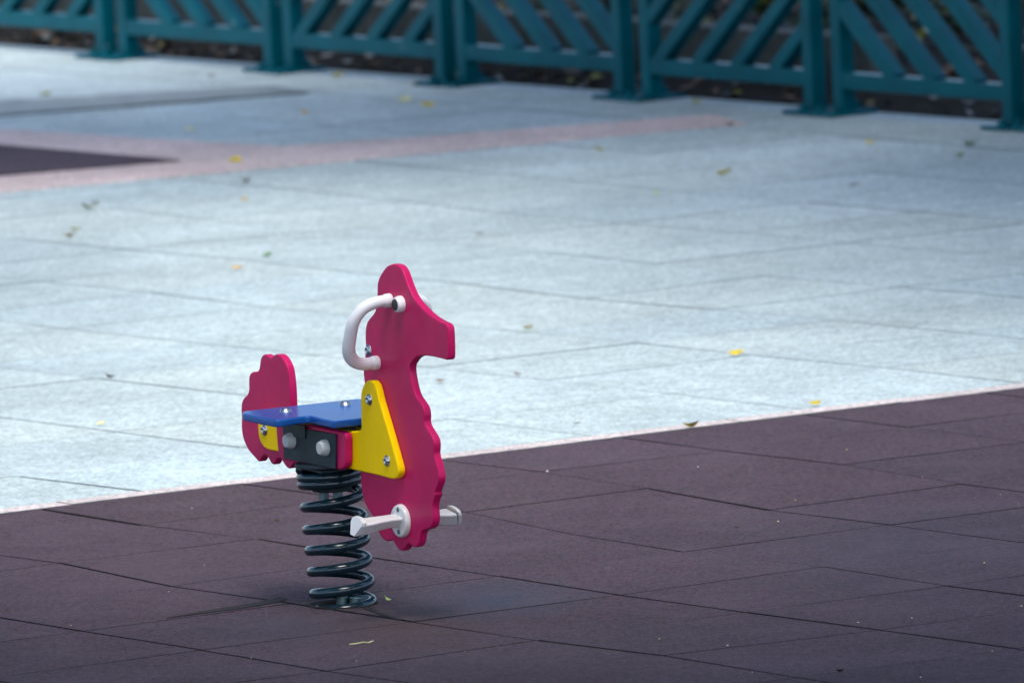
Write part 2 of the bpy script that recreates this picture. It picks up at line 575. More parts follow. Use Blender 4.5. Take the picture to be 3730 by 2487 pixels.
def board(name, outline, w0, w1, mt, bev=.0035, parent=rider, sm=0, rnd=True):
    P = [Vector(p[:2]) for p in (smooth_loop(outline, sm) if sm else outline)]
    if rnd: P = fillet(resample(P, .004), .004)
    n = len(P)
    area = sum(P[i].x * P[(i + 1) % n].y - P[(i + 1) % n].x * P[i].y for i in range(n))
    if area < 0: P.reverse()
    nrm = []
    for i in range(n):
        e = P[(i + 1) % n] - P[i - 1]
        nrm.append(Vector((-e.y, e.x)).normalized())             # inwards
    sgn = 1 if w1 > w0 else -1
    prof = []
    for k in range(5):
        t = math.pi / 2 * k / 4
        prof.append((bev * (1 - math.sin(t)), bev * (1 - math.cos(t))))
    steps = [(ins, w0 + sgn * d) for ins, d in prof] + [(ins, w1 - sgn * d) for ins, d in reversed(prof)]
    bm = bmesh.new(); rings = []
    for ins, w in steps:
        rings.append([bm.verts.new(hp(P[i].x + nrm[i].x * ins, w, P[i].y + nrm[i].y * ins)) for i in range(n)])
    for r0, r1 in zip(rings, rings[1:]):
        for i in range(n):
            bm.faces.new((r0[i], r0[(i + 1) % n], r1[(i + 1) % n], r1[i]))
    caps = [bm.faces.new(rings[0][::-1]), bm.faces.new(rings[-1])]
    bm.normal_update()
    bmesh.ops.triangulate(bm, faces=caps)
    o = obj(name, bm, mt, parent, smooth=True)
    w_ = o.modifiers.new('normals', 'WEIGHTED_NORMAL'); w_.keep_sharp = False; w_.weight = 80
    return o


def zA(x, y): return 1220 + .267857 * x, 940 + .267857 * y
def zB(x, y): return 850 + .382653 * x, 920 + .382653 * y
def zC(x, y): return 850 + .542169 * x, 1400 + .542169 * y
def zD(x, y): return 1240 + .204082 * x, 1780 + .204082 * y
def zE(x, y): return 860 + .204082 * x, 1440 + .204082 * y
def zF(x, y): return 860 + .153061 * x, 1260 + .153061 * y
def zG(x, y): return 1060 + .153061 * x, 1660 + .153061 * y


head_px = ([zA(*p) for p in ((700, 108), (650, 178), (608, 245), (582, 310), (572, 390), (573, 480), (568, 570), (557, 660), (545, 715), (520, 760), (478, 808),
                             (438, 862), (418, 925), (409, 1010), (410, 1100), (414, 1180), (411, 1270), (402, 1360), (388, 1450), (382, 1540))] +
           [(1325, 1380), (1330, 1440), (1326, 1520), (1318, 1600), (1312, 1680)] +
           [zG(*p) for p in ((1650, 480), (1662, 700), (1692, 900), (1745, 1110), (1850, 1310), (2010, 1530))] +
           [zD(*p) for p in ((590, 560), (640, 690), (690, 805), (735, 868), (785, 920), (830, 936), (880, 915), (915, 915), (945, 945), (985, 1015), (1025, 1075),
                             (1080, 1108), (1130, 1092), (1170, 1035), (1205, 975), (1235, 985), (1280, 1030), (1340, 1045), (1385, 1015), (1415, 940), (1425, 850),
                             (1445, 765), (1500, 735), (1580, 712), (1630, 672), (1655, 600), (1660, 510), (1652, 410), (1646, 320), (1655, 240), (1680, 165), (1715, 85))] +
           [zC(*p) for p in ((1352, 730), (1380, 655), (1379, 595), (1364, 530), (1346, 470), (1350, 418), (1344, 368), (1312, 312), (1283, 262), (1285, 208), (1272, 148), (1228, 84))] +
           [zB(*p) for p in ((1714, 1310), (1696, 1230), (1678, 1130), (1682, 1070))] +
           [zA(*p) for p in ((1040, 1430), (1080, 1372), (1140, 1335), (1240, 1328), (1350, 1344), (1450, 1368))])
jaw = [zA(*p) for p in ((1512, 1386), (1530, 1388), (1541, 1380), (1545, 1362), (1546, 1200), (1538, 1000), (1530, 935), (1524, 918), (1510, 900))]
brow = [zA(*p) for p in ((1465, 878), (1395, 845), (1300, 782), (1215, 708), (1140, 630), (1080, 558), (1030, 468), (985, 358), (950, 260), (925, 188), (890, 128), (845, 92), (780, 78))]
wn = T / 2
def trs(px, w): return [tr(x, y, w) for x, y in px]
head_outline = smooth_loop(trs(head_px, wn) , 3, closed=False)[:-1] + trs(head_px[-1:], wn) + trs(jaw, wn) + smooth_loop(trs(brow, wn), 3, closed=False)
board('head_board', head_outline, -T / 2, T / 2, PINK)

tail_px = ([zF(*p) for p in ((115, 1500), (122, 1380), (148, 1280), (190, 1215), (245, 1172), (283, 1110), (298, 1030), (299, 950), (295, 850), (303, 740), (322, 670), (360, 625), (420, 608), (490, 605),
                             (532, 570), (556, 480), (566, 370), (588, 270), (630, 210), (690, 197), (740, 235), (790, 268), (840, 265), (890, 213), (945, 192), (1020, 205), (1090, 270), (1150, 360), (1200, 460),
                             (1235, 580), (1255, 720), (1275, 900), (1290, 1100), (1300, 1410))] +
           [zE(*p) for p in ((978, 300), (1000, 600), (1040, 900), (1075, 1100), (1070, 1180), (1030, 1215), (1003, 1240), (975, 1290), (930, 1308), (880, 1265), (835, 1190), (795, 1130), (750, 1125), (713, 1150), (692, 1205),
                             (660, 1238), (620, 1208), (580, 1132), (540, 1066), (500, 1068), (465, 1100), (440, 1155), (410, 1183), (372, 1160), (335, 1108), (285, 1058), (213, 970), (160, 870), (120, 760), (97, 640), (90, 520), (97, 400), (92, 310))])
board('tail_board', smooth_loop(trs(tail_px, wn), 3), -T / 2, T / 2, PINK)

# seat: traced on its own level, mirrored about the middle
s_mid, z_seat = tr(1149, 1485.5, 0)


def trseat(px, py):
    p0 = TOP + vv * z_seat
    p = hit(px, py, p0, vv) - TOP
    return p.dot(uv), p.dot(n0)


near = [trseat(*zE(*p)) for p in ((150, 275), (118, 288), (112, 312), (135, 324), (400, 382), (640, 430), (720, 440), (830, 432), (1000, 400), (1150, 378), (1250, 366), (1330, 366), (1400, 380), (1500, 408), (1680, 450), (1760, 460), (1850, 448), (2030, 412))]
s_front = max(p[0] for p in near)
near = [p for p in near if p[1] > .03]
far = [(s, -w) for s, w in reversed(near)]
ST = .017
bm = bmesh.new()
pl = near + far
A = [bm.verts.new(hp(s, w, z_seat)) for s, w in pl]; Bv = [bm.verts.new(hp(s, w, z_seat - ST)) for s, w in pl]
bm.faces.new(A); bm.faces.new(Bv[::-1])
for i in range(len(pl)):
    bm.faces.new((A[i], A[(i + 1) % len(pl)], Bv[(i + 1) % len(pl)], Bv[i]))
seat = obj('seat', bm, BLUE, rider, bevel=.004)
for zz in ((885, 283), (1950, 158)):
    s, w = trseat(*zE(*zz))
    bm = bmesh.new()
    rr = .0125
    lathe(bm, hp(s, w, z_seat - .001), vv, [(0, rr + .002), (.0018, rr + .002), (.0022, rr), (.005, rr * .92), (.0078, rr * .66), (.0092, rr * .3), (.0096, 0)])
    obj('seat_bolt', bm, STEEL, rider, smooth=True)

# yellow side boards (tail bracket and head bracket in one long board), both sides
zcap = z_seat - ST - .003
wy = T / 2 + T
lower = [tr(*zC(*p), wy) for p in ((1112, 582), (1108, 610), (1092, 631), (1062, 634), (1030, 626), (980, 612), (800, 572))]
lt = [tr(*zE(*p), wy) for p in ((735, 1000), (640, 985), (560, 965), (490, 925), (430, 840), (400, 740), (386, 620), (383, 530))]
lt.append((lt[-1][0] + .004, min(zcap, lt[-1][1] + .03)))
inner = [tr(*zE(*p), wy) for p in ((1980, 635), (2150, 640), (2205, 632), (2232, 600), (2226, 420), (2220, 100))]
inner = [(s, min(z, zcap) if i < 2 else z) for i, (s, z) in enumerate(inner)]
arch = [tr(*zB(*p), wy) for p in ((1210, 1450), (1210, 1380), (1216, 1310), (1240, 1245), (1272, 1216), (1308, 1214), (1338, 1236), (1360, 1295), (1390, 1420), (1432, 1560))]
side = [tr(*zC(*p), wy) for p in ((1042, 320), (1073, 430), (1105, 545))]
y_out = lower + lt + inner + arch + side
board('side_board', y_out, T / 2 + .0003, wy, YELLOW, .004)
board('side_board', y_out, -T / 2 - .0003, -wy, YELLOW, .004)

# pink clamp boards over them
wr = wy + T
red_px = [(705, 480), (705, 565), (722, 800), (742, 1000), (770, 1075), (840, 1158), (1300, 1235), (1800, 1322), (1850, 1325), (1900, 1315), (1945, 1265), (1962, 1190), (1962, 760), (1950, 690), (1915, 655), (1850, 640), (1300, 520)]
red = [tr(*zE(*p), wr) for p in red_px]
red = [(s, min(z, zcap)) for s, z in red]
for sgn in (1, -1):
    board('clamp_board', red, sgn * (wy + .0003), sgn * wr, PINK, .005)
# dark steel angle plates with capped bolts
wp = wr + .005
pl_px = [(832, 540), (1300, 610), (1772, 690), (1772, 1312), (1300, 1215), (848, 1122)]
plq = [tr(*zE(*p), wp) for p in pl_px]
tab_px = [(835, 480), (1225, 540), (1225, 770), (1120, 760), (835, 700)]
wt = wp + .004
tabq = [(s, min(z, zcap + .001)) for s, z in (tr(*zE(*p), wt) for p in tab_px)]
for sgn in (1, -1):
    pe = board('bolt_plate', plq, sgn * (wr + .0003), sgn * wp, PLATE, .0012, rnd=False)
    board('tab', tabq, sgn * (wp + .0003), sgn * wt, PLATE, .001, parent=pe, rnd=False)
    for (x, y) in ((1000, 800), (1605, 928)):
        s, z = tr(*zE(x, y), wp)
        bm = bmesh.new()
        lathe(bm, hp(s, sgn * (wp - .001), z), n0 * sgn, [(0, .0192), (.004, .0192), (.010, .0182), (.0175, .0150), (.0192, .0138), (.0196, .0125), (.0196, 0)], 32)
        obj('bolt_cap', bm, GREYCAP, rider, smooth=False, bevel=.001, angle=50)

# beam core between the boards, steel box carrying the spring clamp
zb = min(z for s, z in plq)
bm = bmesh.new()
sA, sB = plq[0][0] + .012, plq[2][0] - .012
for s0_, s1_, w0_, w1_, z0_, z1_ in ((sA, sB, -T / 2, T / 2, zb + .02, zcap - .004), (-.062, .062, -.055, .055, .010, .016)):
    vs = [bm.verts.new(hp(s, w, z)) for s in (s0_, s1_) for w in (w0_, w1_) for z in (z0_, z1_)]
    for f in ((0, 1, 3, 2), (4, 6, 7, 5), (0, 4, 5, 1), (2, 3, 7, 6), (0, 2, 6, 4), (1, 5, 7, 3)): bm.faces.new([vs[i] for i in f])
obj('beam', bm, PLATE, rider, bevel=.001)

# chrome button-head bolts on the face of boards
def dome(name, s, w, z, sgn=1, r=.0115):
    bm = bmesh.new()
    lathe(bm, hp(s, sgn * w, z), n0 * sgn, [(0, r * 1.15), (.0012, r * 1.15), (.0016, r), (.004, r * .93), (.0062, r * .7), (.0072, r * .42), (.0058, r * .38), (.0058, 0)], 24)
    return obj(name, bm, STEEL, rider, smooth=True, bevel=0)


for fn, p, w in ((zB, (1295, 1398), wy), (zC, (1034, 512), wy), (zE, (510, 615), wy), (zA, (460, 1252), wn)):
    s, z = tr(*fn(*p), w)
    for sgn in (1, -1): dome('bolt', s, w, z, sgn)

# eyes
s, z = tr(*zA(905, 626), wn)
for sgn in (1, -1):
    bm = bmesh.new()
    lathe(bm, hp(s, sgn * (wn - .001), z), n0 * sgn, [(0, .0192), (.007, .0192), (.012, .0182), (.0165, .0160), (.018, .0142), (.018, 0)], 36)
    eye = obj('eye', bm, WHITE, rider, smooth=False, bevel=.001, angle=40)
    bm = bmesh.new()
    lathe(bm, hp(s, sgn * .0268, z), n0 * sgn, [(0, .0136), (.0008, .0134), (.0012, .012), (.0012, 0)], 32)
    obj('pupil', bm, PUPIL, eye)

# handles: tubes lying in the plane through their two roots and the sideways axis
r1, r2 = tr(*zA(752, 575), wn), tr(*zA(578, 1420), wn)
dline = Vector((r2[0] - r1[0], r2[1] - r1[1])).normalized()
dl3 = uv * dline.x + vv * dline.y
hn = dl3.cross(n0).normalized()
hp0 = TOP + uv * r1[0] + vv * r1[1]
hpts = []
for p in ((740, 578), (690, 583), (620, 592), (540, 610), (450, 645), (370, 700), (305, 775), (260, 855), (232, 940), (212, 1040), (195, 1140), (186, 1220), (192, 1290), (215, 1350), (262, 1400), (325, 1430), (400, 1440), (480, 1432), (540, 1424), (570, 1420)):
    q = hit(*zA(*p), hp0, hn) - TOP
    hpts.append((q.dot(uv), q.dot(n0), q.dot(vv)))
hpts[0] = (r1[0], T / 2 - .002, r1[1]); hpts[-1] = (r2[0], T / 2 - .002, r2[1])
sm = smooth_loop(hpts, 4, closed=False)
for sgn in (1, -1):
    bm = bmesh.new()
    tube(bm, [hp(s, sgn * w, z) for s, w, z in sm], lambda t: .0138 + .0016 * math.exp(-((t - .62) / .2) ** 2), 20)
    h_ = obj('handle', bm, WHITE, rider, smooth=True)
    for (s, z), nx in ((r1, sm[6]), (r2, sm[-7])):
        ax = (hp(nx[0], sgn * nx[1], nx[2]) - hp(s, sgn * T / 2, z))
        bm = bmesh.new()
        lathe(bm, hp(s, sgn * T / 2, z), n0 * sgn, [(-.001, .0158), (.002, .0162), (.012, .0158), (.015, .0150), (.0155, .0136)], 28)
        obj('collar', bm, WHITE, h_, smooth=True)

# foot rests
fs, fz = tr(*zD(1030, 575), wn + .012)
for sgn in (1, -1):
    bm = bmesh.new()
    lathe(bm, hp(fs, sgn * T / 2, fz), n0 * sgn, [(0, .038), (.006, .038), (.011, .036), (.0125, .034), (.0125, 0)], 40)
    rest = obj('foot_rest', bm, WORN, rider, bevel=.0012, angle=30, smooth=True)
    # tread: a bar whose top leans forward, rounded raised lip at its end
    ca, sa = math.cos(R(8)), math.sin(R(8))
    def rot(a, b): return a * ca + b * sa, -a * sa + b * ca
    w_a, w_b = T / 2 + .008, T / 2 + .104
    hw = .025
    prof0 = [(-hw, .009), (hw, .009), (hw, .003), (hw * .32, -.024), (-hw * .32, -.024), (-hw, .003)]
    bm = bmesh.new(); ring = []
    for w, k, kb, dz in ((w_a, .80, .70, .001), (w_a + .03, .74, .72, .0005), (w_a + .06, .82, .82, -.0005), (w_b - .015, .96, .95, -.002), (w_b + .004, 1.0, 1.0, -.002)):
        ring.append([bm.verts.new(hp(fs + rot(a * k, b)[0], sgn * (w + (.014 if b < -.015 and w > w_b else 0)), fz + .003 + rot(a * k, b if b > 0 else b * kb)[1] + dz)) for a, b in prof0])
    for r0, r1_ in zip(ring, ring[1:]):
        for i in range(6): bm.faces.new((r0[i], r0[(i + 1) % 6], r1_[(i + 1) % 6], r1_[i]))
    bm.faces.new(ring[0]); bm.faces.new(ring[-1][::-1])
    obj('tread', bm, WORN, rest, bevel=.005, seg=4)
    bm = bmesh.new()
    prof = [(-hw - .001, .001), (-hw * .4, -.025), (hw * .4, -.025), (hw + .001, .001)] + [((hw + .001) * math.cos(t), .009 + .008 * math.sin(t)) for t in [math.pi * k / 14 for k in range(15)]]
    def lw(b): return w_b + .020 - (b + .018) * .34
    A = [bm.verts.new(hp(fs + rot(a, b)[0], sgn * (lw(b) - .006), fz + .003 + rot(a, b)[1])) for a, b in prof]
    Bv = [bm.verts.new(hp(fs + rot(a * .94, b * .97)[0], sgn * (lw(b) + .004), fz + .003 + rot(a * .94, b * .97)[1])) for a, b in prof]
    bm.faces.new(A); bm.faces.new(Bv[::-1])
    for i in range(len(prof)): bm.faces.new((A[i], A[(i + 1) % len(prof)], Bv[(i + 1) % len(prof)], Bv[i]))
    obj('end_lip', bm, WORN, rest, bevel=.0035, seg=4, angle=25)
    for dz in (.026, -.024):
        bm = bmesh.new()
        lathe(bm, hp(fs + .002, sgn * (T / 2 + .0122), fz + dz), n0 * sgn, [(0, .0055), (.0016, .0055), (.0024, .004), (.0024, 0)], 16)
        obj('screw', bm, GALV, rest)

# coil spring: heights of the left-hand turning points read off the photograph
PXM = 1 / 1596.0
ys = [2207, 2169, 2089, 2012, 1936, 1854, 1771, 1744, 1717]
zk = [max(0, (2207 - y) * PXM / .9939) + .004 for y in ys]
zk[0] = -.009
lean = (TOP - B0); lean = Vector((lean.x, lean.y, 0))
ztop = TOP.z + .006


def zint(k):                                                     # monotone interpolation over turns
    k = max(0, min(len(zk) - 1.001, k)); i = int(k); t = k - i
    p0, p1, p2, p3 = zk[max(i - 1, 0)], zk[i], zk[i + 1], zk[min(i + 2, len(zk) - 1)]
    m1, m2 = (p2 - p0) / 2, (p3 - p1) / 2
    m1 = min(max(m1, 0), 3 * (p2 - p1)); m2 = min(max(m2, 0), 3 * (p2 - p1))
    return (2 * t ** 3 - 3 * t ** 2 + 1) * p1 + (t ** 3 - 2 * t ** 2 + t) * m1 + (-2 * t ** 3 + 3 * t ** 2) * p2 + (t ** 3 - t ** 2) * m2


RC, RW = .0655, .0117
pts = []
NT = len(zk) - 1
steps = 64
for i in range(int(NT * steps) + 1):
    k = i / steps
    ph = math.pi + 2 * math.pi * k
    z = zint(k)
    off = lean * (z / zk[-1])
    pts.append((off.x + RC * math.cos(ph), off.y + RC * math.sin(ph), z))
bm = bmesh.new(); tube(bm, pts, RW, 20)
obj('coil_spring', bm, COIL, rider, smooth=True)
# clamp plates and nuts at both ends
bm = bmesh.new()
ztc = zk[-3] - .016
lo_c = lean * (ztc / zk[-1]) + Vector((0, 0, ztc))
lathe(bm, lo_c, Vector((0, 0, 1)), [(0, .044), (.008, .046), (.008, 0)], 40)
lathe(bm, lean + Vector((0, 0, zk[-1] + .008)), Vector((0, 0, 1)), [(0, .078), (.008, .078), (.008, 0)], 40)
cl = obj('top_clamp', bm, PLATE, rider, bevel=.0012)
for dx, dy, hh in ((-.018, -.02, .017), (.014, -.026, .024)):
    bm = bmesh.new(); lathe(bm, lo_c + Vector((dx, dy, -hh)), Vector((0, 0, 1)), [(0, .013), (hh + .002, .013)], 6); obj('nut', bm, GALV, cl, bevel=.001)
bm = bmesh.new()
lathe(bm, Vector((0, 0, .0012)), Vector((0, 0, 1)), [(0, .079), (.0024, .0785), (.0024, 0)], 40)
bp = obj('base_plate', bm, EARTH, rider)
for dx, dy, rr, hh in ((-.003, -.012, .0135, .026), (.026, -.02, .0125, .017)):
    bm = bmesh.new(); lathe(bm, Vector((dx, dy, .0015)), Vector((0, 0, 1)), [(0, rr), (hh * .8, rr), (hh * .82, rr * 1.12), (hh, rr * 1.08), (hh, 0)], 24); obj('base_bolt', bm, GALV, bp, bevel=.001)
bm = bmesh.new(); bmbox(bm, Matrix.Translation((.044, .004, .010)) @ Matrix.Rotation(.5, 4, 'Z'), .036, .02, .012); obj('clamp_strip', bm, GALV, bp, bevel=.003)

# dark cut in the mat each side of the spring foot
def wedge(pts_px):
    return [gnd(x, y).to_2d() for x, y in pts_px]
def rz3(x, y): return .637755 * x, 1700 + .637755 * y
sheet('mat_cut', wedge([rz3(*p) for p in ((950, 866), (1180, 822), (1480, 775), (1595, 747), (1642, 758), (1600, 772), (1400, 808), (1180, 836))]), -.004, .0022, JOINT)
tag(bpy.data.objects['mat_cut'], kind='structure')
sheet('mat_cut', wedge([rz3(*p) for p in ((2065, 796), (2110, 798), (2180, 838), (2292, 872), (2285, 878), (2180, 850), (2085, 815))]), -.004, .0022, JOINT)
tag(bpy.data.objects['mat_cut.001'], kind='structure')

# ------------------------------------------------------------------ fence panels
PITCH = (FJ[5] - FJ[0]).to_2d().length / 5
GAP, PW, PD = .088, .05, .056
PANW = PITCH - GAP
PH = 1.05
RZ0, RZ1 = .085, .137


def panel(kind):
    """local x along the fence (towards the right), local y towards the camera side, origin at the middle of the panel"""
    t = empty('fence_panel', (0, 0, 0))
    I = Matrix.Identity(4)
    for sx in (-1, 1):
        bm = bmesh.new(); bmbox(bm, Matrix.Translation((sx * (PANW - PW) / 2, 0, PH / 2 + .008)), PW, PD, PH - .012); obj('post', bm, TEAL, t, bevel=.004)
        bm = bmesh.new(); bmbox(bm, Matrix.Translation((sx * (PANW / 2 - PW / 2 + .012), .0, .007)), .125, .20, .014)
        fp = obj('foot_plate', bm, TEAL, t, bevel=.004)
        for dy in (-.075, .075):
            bm = bmesh.new(); lathe(bm, Vector((sx * (PANW / 2 - PW / 2 + .03), dy, .0135)), Vector((0, 0, 1)), [(0, .017), (.012, .017), (.013, .009), (.022, .009)], 6); obj('anchor_bolt', bm, TEAL, fp, bevel=.001)
    iw = PANW - 2 * PW
    for z0, z1 in ((RZ0, RZ1), (PH - .06, PH - .008)):
        bm = bmesh.new(); bmbox(bm, Matrix.Translation((0, 0, (z0 + z1) / 2)), iw + .004, PD - .005, z1 - z0); obj('rail', bm, TEAL, t, bevel=.004)
    tn = .84; sg = 1 if kind == '/' else -1
    zl, zh = RZ1 - .01, PH - .055
    th = math.atan(tn)
    step = .205
    k = -12
    xl, xh = -iw / 2 - .012, iw / 2 + .012
    while k < 14:
        x0 = k * step + (.035 if kind == '/' else .055)          # where the slat meets the lower rail
        k += 1
        seg = []
        # clip the centre line x = x0 + sg*(z-zl)/tn
        za, zb_ = zl, zh
        if sg > 0:
            za = max(za, zl + (xl - x0) * tn); zb_ = min(zb_, zl + (xh - x0) * tn)
        else:
            za = max(za, zl + (x0 - xh) * tn); zb_ = min(zb_, zl + (x0 - xl) * tn)
        if zb_ - za < .06: continue
        pa = Vector((x0 + sg * (za - zl) / tn, 0, za)); pb = Vector((x0 + sg * (zb_ - zl) / tn, 0, zb_))
        d = (pb - pa); L = d.length; d.normalize()
        M = Matrix((d, Vector((0, 1, 0)), d.cross(Vector((0, 1, 0))))).transposed().to_4x4(); M.translation = (pa + pb) / 2
        bm = bmesh.new(); bmbox(bm, M, L, PD - .004, .044)
        # trim to the frame opening
        for co, no in (((xl, 0, 0), (-1, 0, 0)), ((xh, 0, 0), (1, 0, 0)), ((0, 0, zl), (0, 0, -1)), ((0, 0, zh), (0, 0, 1))):
            geom = bm.verts[:] + bm.edges[:] + bm.faces[:]
            r = bmesh.ops.bisect_plane(bm, geom=geom, plane_co=co, plane_no=no, clear_outer=True)
            ed = [e for e in r['geom_cut'] if isinstance(e, bmesh.types.BMEdge)]
            if ed: bmesh.ops.holes_fill(bm, edges=ed)
        obj('slat', bm, TEAL, t, bevel=.003)
    return t


def dup(root):
    r = root.copy(); col.objects.link(r)
    for ch in root.children:
        c = ch.copy(); col.objects.link(c); c.parent = r
        for g_ in ch.children:
            d_ = g_.copy(); col.objects.link(d_); d_.parent = c
    return r


ang = math.atan2(FD.y, FD.x)
protos = {}
labels = {
    -1: 'teal fence panel with rising slats, farthest left, cut off by the picture edge',
    -2: 'teal fence panel with falling slats, one further left than the picture edge',
    6: 'teal fence panel with falling slats, one further right than the picture edge',
    0: 'teal fence panel with falling slats, between the first and second post pairs from left',
    1: 'teal fence panel with rising slats, third panel counted from the left',
    2: 'teal fence panel with bright falling slats in the middle of the fence',
    3: 'teal fence panel with rising slats nearest the end of the pink paving strip',
    4: 'teal fence panel with falling slats, last whole one beside the right edge',
    5: 'teal fence panel at the right edge, only its post and foot in view',
}
for i in range(-2, 7):
    kind = '\\' if i % 2 == 0 else '/'
    if kind not in protos:
        o = panel(kind); protos[kind] = o
    else:
        o = dup(protos[kind])
    c = FJ[0].to_2d() + FD * (PITCH * (i + .5))
    # FJ read off separately: follow the measured joints
    if 0 <= i <= 4:
        c = (FJ[i].to_2d() + FJ[i + 1].to_2d()) / 2
    o.location = (c.x, c.y, -.004); o.rotation_euler = (0, 0, ang)
    tag(o, labels[i], 'fence', 'teal fence panels along the playground edge')

CROWN_DARK = leafmat('dark_cover_leaf', (.022, .045, .022))
# ------------------------------------------------------------------ behind the fence: soil, kerb, leaf litter
def fpt(along, back, z): # along measured from the first joint
    p = FJ[0].to_2d() + FD * along - FN * back
    return Vector((p.x, p.y, z))


bm = bmesh.new()
NX, NY = 120, 26
rows = []
rs = random.Random(3)
from mathutils import noise as mn
for i in range(NX + 1):
    a = -4 + 14 * i / NX
    row = []
    for j in range(NY + 1):
        bk = .10 + (j / NY) ** 1.3 * 3.5
        z = -.012 + min(.07, max(0, bk - .1) * .42) + (max(0, bk - .34) * .22 if a > 3.9 else max(0, bk - .34) * .14)
        p = fpt(a, bk, z)
        z += (mn.noise(p * 6) * .018 + mn.noise(p * 21) * .008) * (0 if j == 0 else 1)
        row.append(bm.verts.new((p.x, p.y, z)))
    rows.append(row)
for i in range(NX):
    for j in range(NY):
        bm.faces.new((rows[i][j], rows[i][j + 1], rows[i + 1][j + 1], rows[i + 1][j]))
tag(obj('soil_bank', bm, EARTH, smooth=True), kind='structure')

kp = fpt(0, .30, 0)
kz = hit(2867, 118, kp, FN.to_3d()).z
bm = bmesh.new()
yk = math.atan2(FD.y, FD.x)
a = -3.0
lens_ = []
while a < 3.3:
    L = .62
    M = Matrix.Translation(fpt(a + L / 2, .30 + .06, kz / 2 - .02 + random.uniform(-.004, .004))) @ Matrix.Rotation(yk, 4, 'Z')
    bmbox(bm, M, L - .008, .12 + random.uniform(-.004, .004), kz + .04)
    a += L
kb = obj('kerb_wall', bm, CONC, bevel=.008)
tag(kb, 'low grey concrete kerb behind the teal fence holding back the soil', 'kerb')


def leaf_bm(L, wd, curl, fold, rnd, bend=0):
    bm = bmesh.new(); nx, rows = 7, []
    for i in range(nx):
        t = i / (nx - 1)
        hw = wd / 2 * max(.04, math.sin(math.pi * min(1, t ** .8)) ** .8)
        x = (t - .5) * L
        z = curl * (2 * t - 1) ** 2 * L
        yb = bend * (2 * t - 1) ** 2 * L
        rows.append([bm.verts.new((x, yb + s * hw, z + abs(s) * fold * hw + rnd.uniform(-.03, .03) * hw)) for s in (-1, -.5, 0, .5, 1)])
    for r0, r1_ in zip(rows, rows[1:]):
        for i in range(4): bm.faces.new((r0[i], r0[i + 1], r1_[i + 1], r1_[i]))
    # stalk
    e = rows[0][2].co
    a = [bm.verts.new(e + Vector((0, y, 0))) for y in (-.0007, .0007)]
    b = [bm.verts.new(e + Vector((-L * .25, y + .002, .003))) for y in (-.0005, .0005)]
    bm.faces.new((a[0], a[1], b[1], b[0]))
    return bm


# leaf litter on the soil (one mass of dead leaves)
bm = bmesh.new()
rl = random.Random(11)
from mathutils.bvhtree import BVHTree
sb = bpy.data.objects['soil_bank']
bv = BVHTree.FromPolygons([v.co for v in sb.data.vertices], [p.vertices for p in sb.data.polygons])
tone = bm.faces.layers.int
for i in range(2600):
    a = rl.uniform(-3.2, 7.0); bk = .12 + rl.random() ** 1.4 * 2.2
    if .28 < bk < .44 and a < 3.95: continue
    p = fpt(a, bk, 2)
    h_ = bv.ray_cast(p, Vector((0, 0, -1)))
    if h_[0] is None: continue
    L = rl.uniform(.03, .065)
    lb = leaf_bm(L, L * rl.uniform(.4, .6), rl.uniform(-.1, .35), rl.uniform(-.3, .6), rl)
    M = Matrix.Translation(h_[0] + Vector((0, 0, .008))) @ Matrix.Rotation(rl.uniform(0, 6.3), 4, 'Z') @ Matrix.Rotation(rl.uniform(-.5, .5), 4, 'X') @ Matrix.Rotation(rl.uniform(-.4, .4), 4, 'Y')
    mi = rl.choices((0, 1, 2, 3), (10, 4, 3, 1))[0]
    vm = {v: bm.verts.new(M @ v.co) for v in lb.verts}
    for f in lb.faces:
        nf = bm.faces.new([vm[v] for v in f.verts]); nf.material_index = mi
    lb.free()
lit = obj('leaf_litter', bm, [LEAF['brown'], LEAF['grey'], LEAF['black'], LEAF['olive']], smooth=True)
tag(lit, kind='stuff')

# dark ground cover on the bank, too dense to count
bm = bmesh.new()
rg = random.Random(17)
for i in range(2600):
    a = rg.uniform(-3.2, 7.0); bk = .5 + rg.random() ** 1.2 * 2.6
    if mn.noise(Vector((a * 1.3, bk * 1.3, 4))) < (-.05 if a > 3.9 else -.25): continue
    p = fpt(a, bk, 2)
    h_ = bv.ray_cast(p, Vector((0, 0, -1)))
    if h_[0] is None: continue
    L = rg.uniform(.04, .09)
    M = Matrix.Translation(h_[0] + Vector((0, 0, rg.uniform(.02, .20)))) @ Matrix.Rotation(rg.uniform(0, 6.3), 4, 'Z') @ Matrix.Rotation(rg.uniform(-.9, .9), 4, 'X') @ Matrix.Rotation(rg.uniform(-.6, .6), 4, 'Y')
    q = [bm.verts.new(M @ Vector(k)) for k in ((-L, 0, -.01), (-L * .2, -L * .4, .006), (L, 0, -.015), (-L * .2, L * .4, .006))]
    f = bm.faces.new(q); f.material_index = rg.choices((0, 1), (5, 1))[0]
tag(obj('ground_cover', bm, [CROWN_DARK, LEAF['olive']]), kind='stuff')

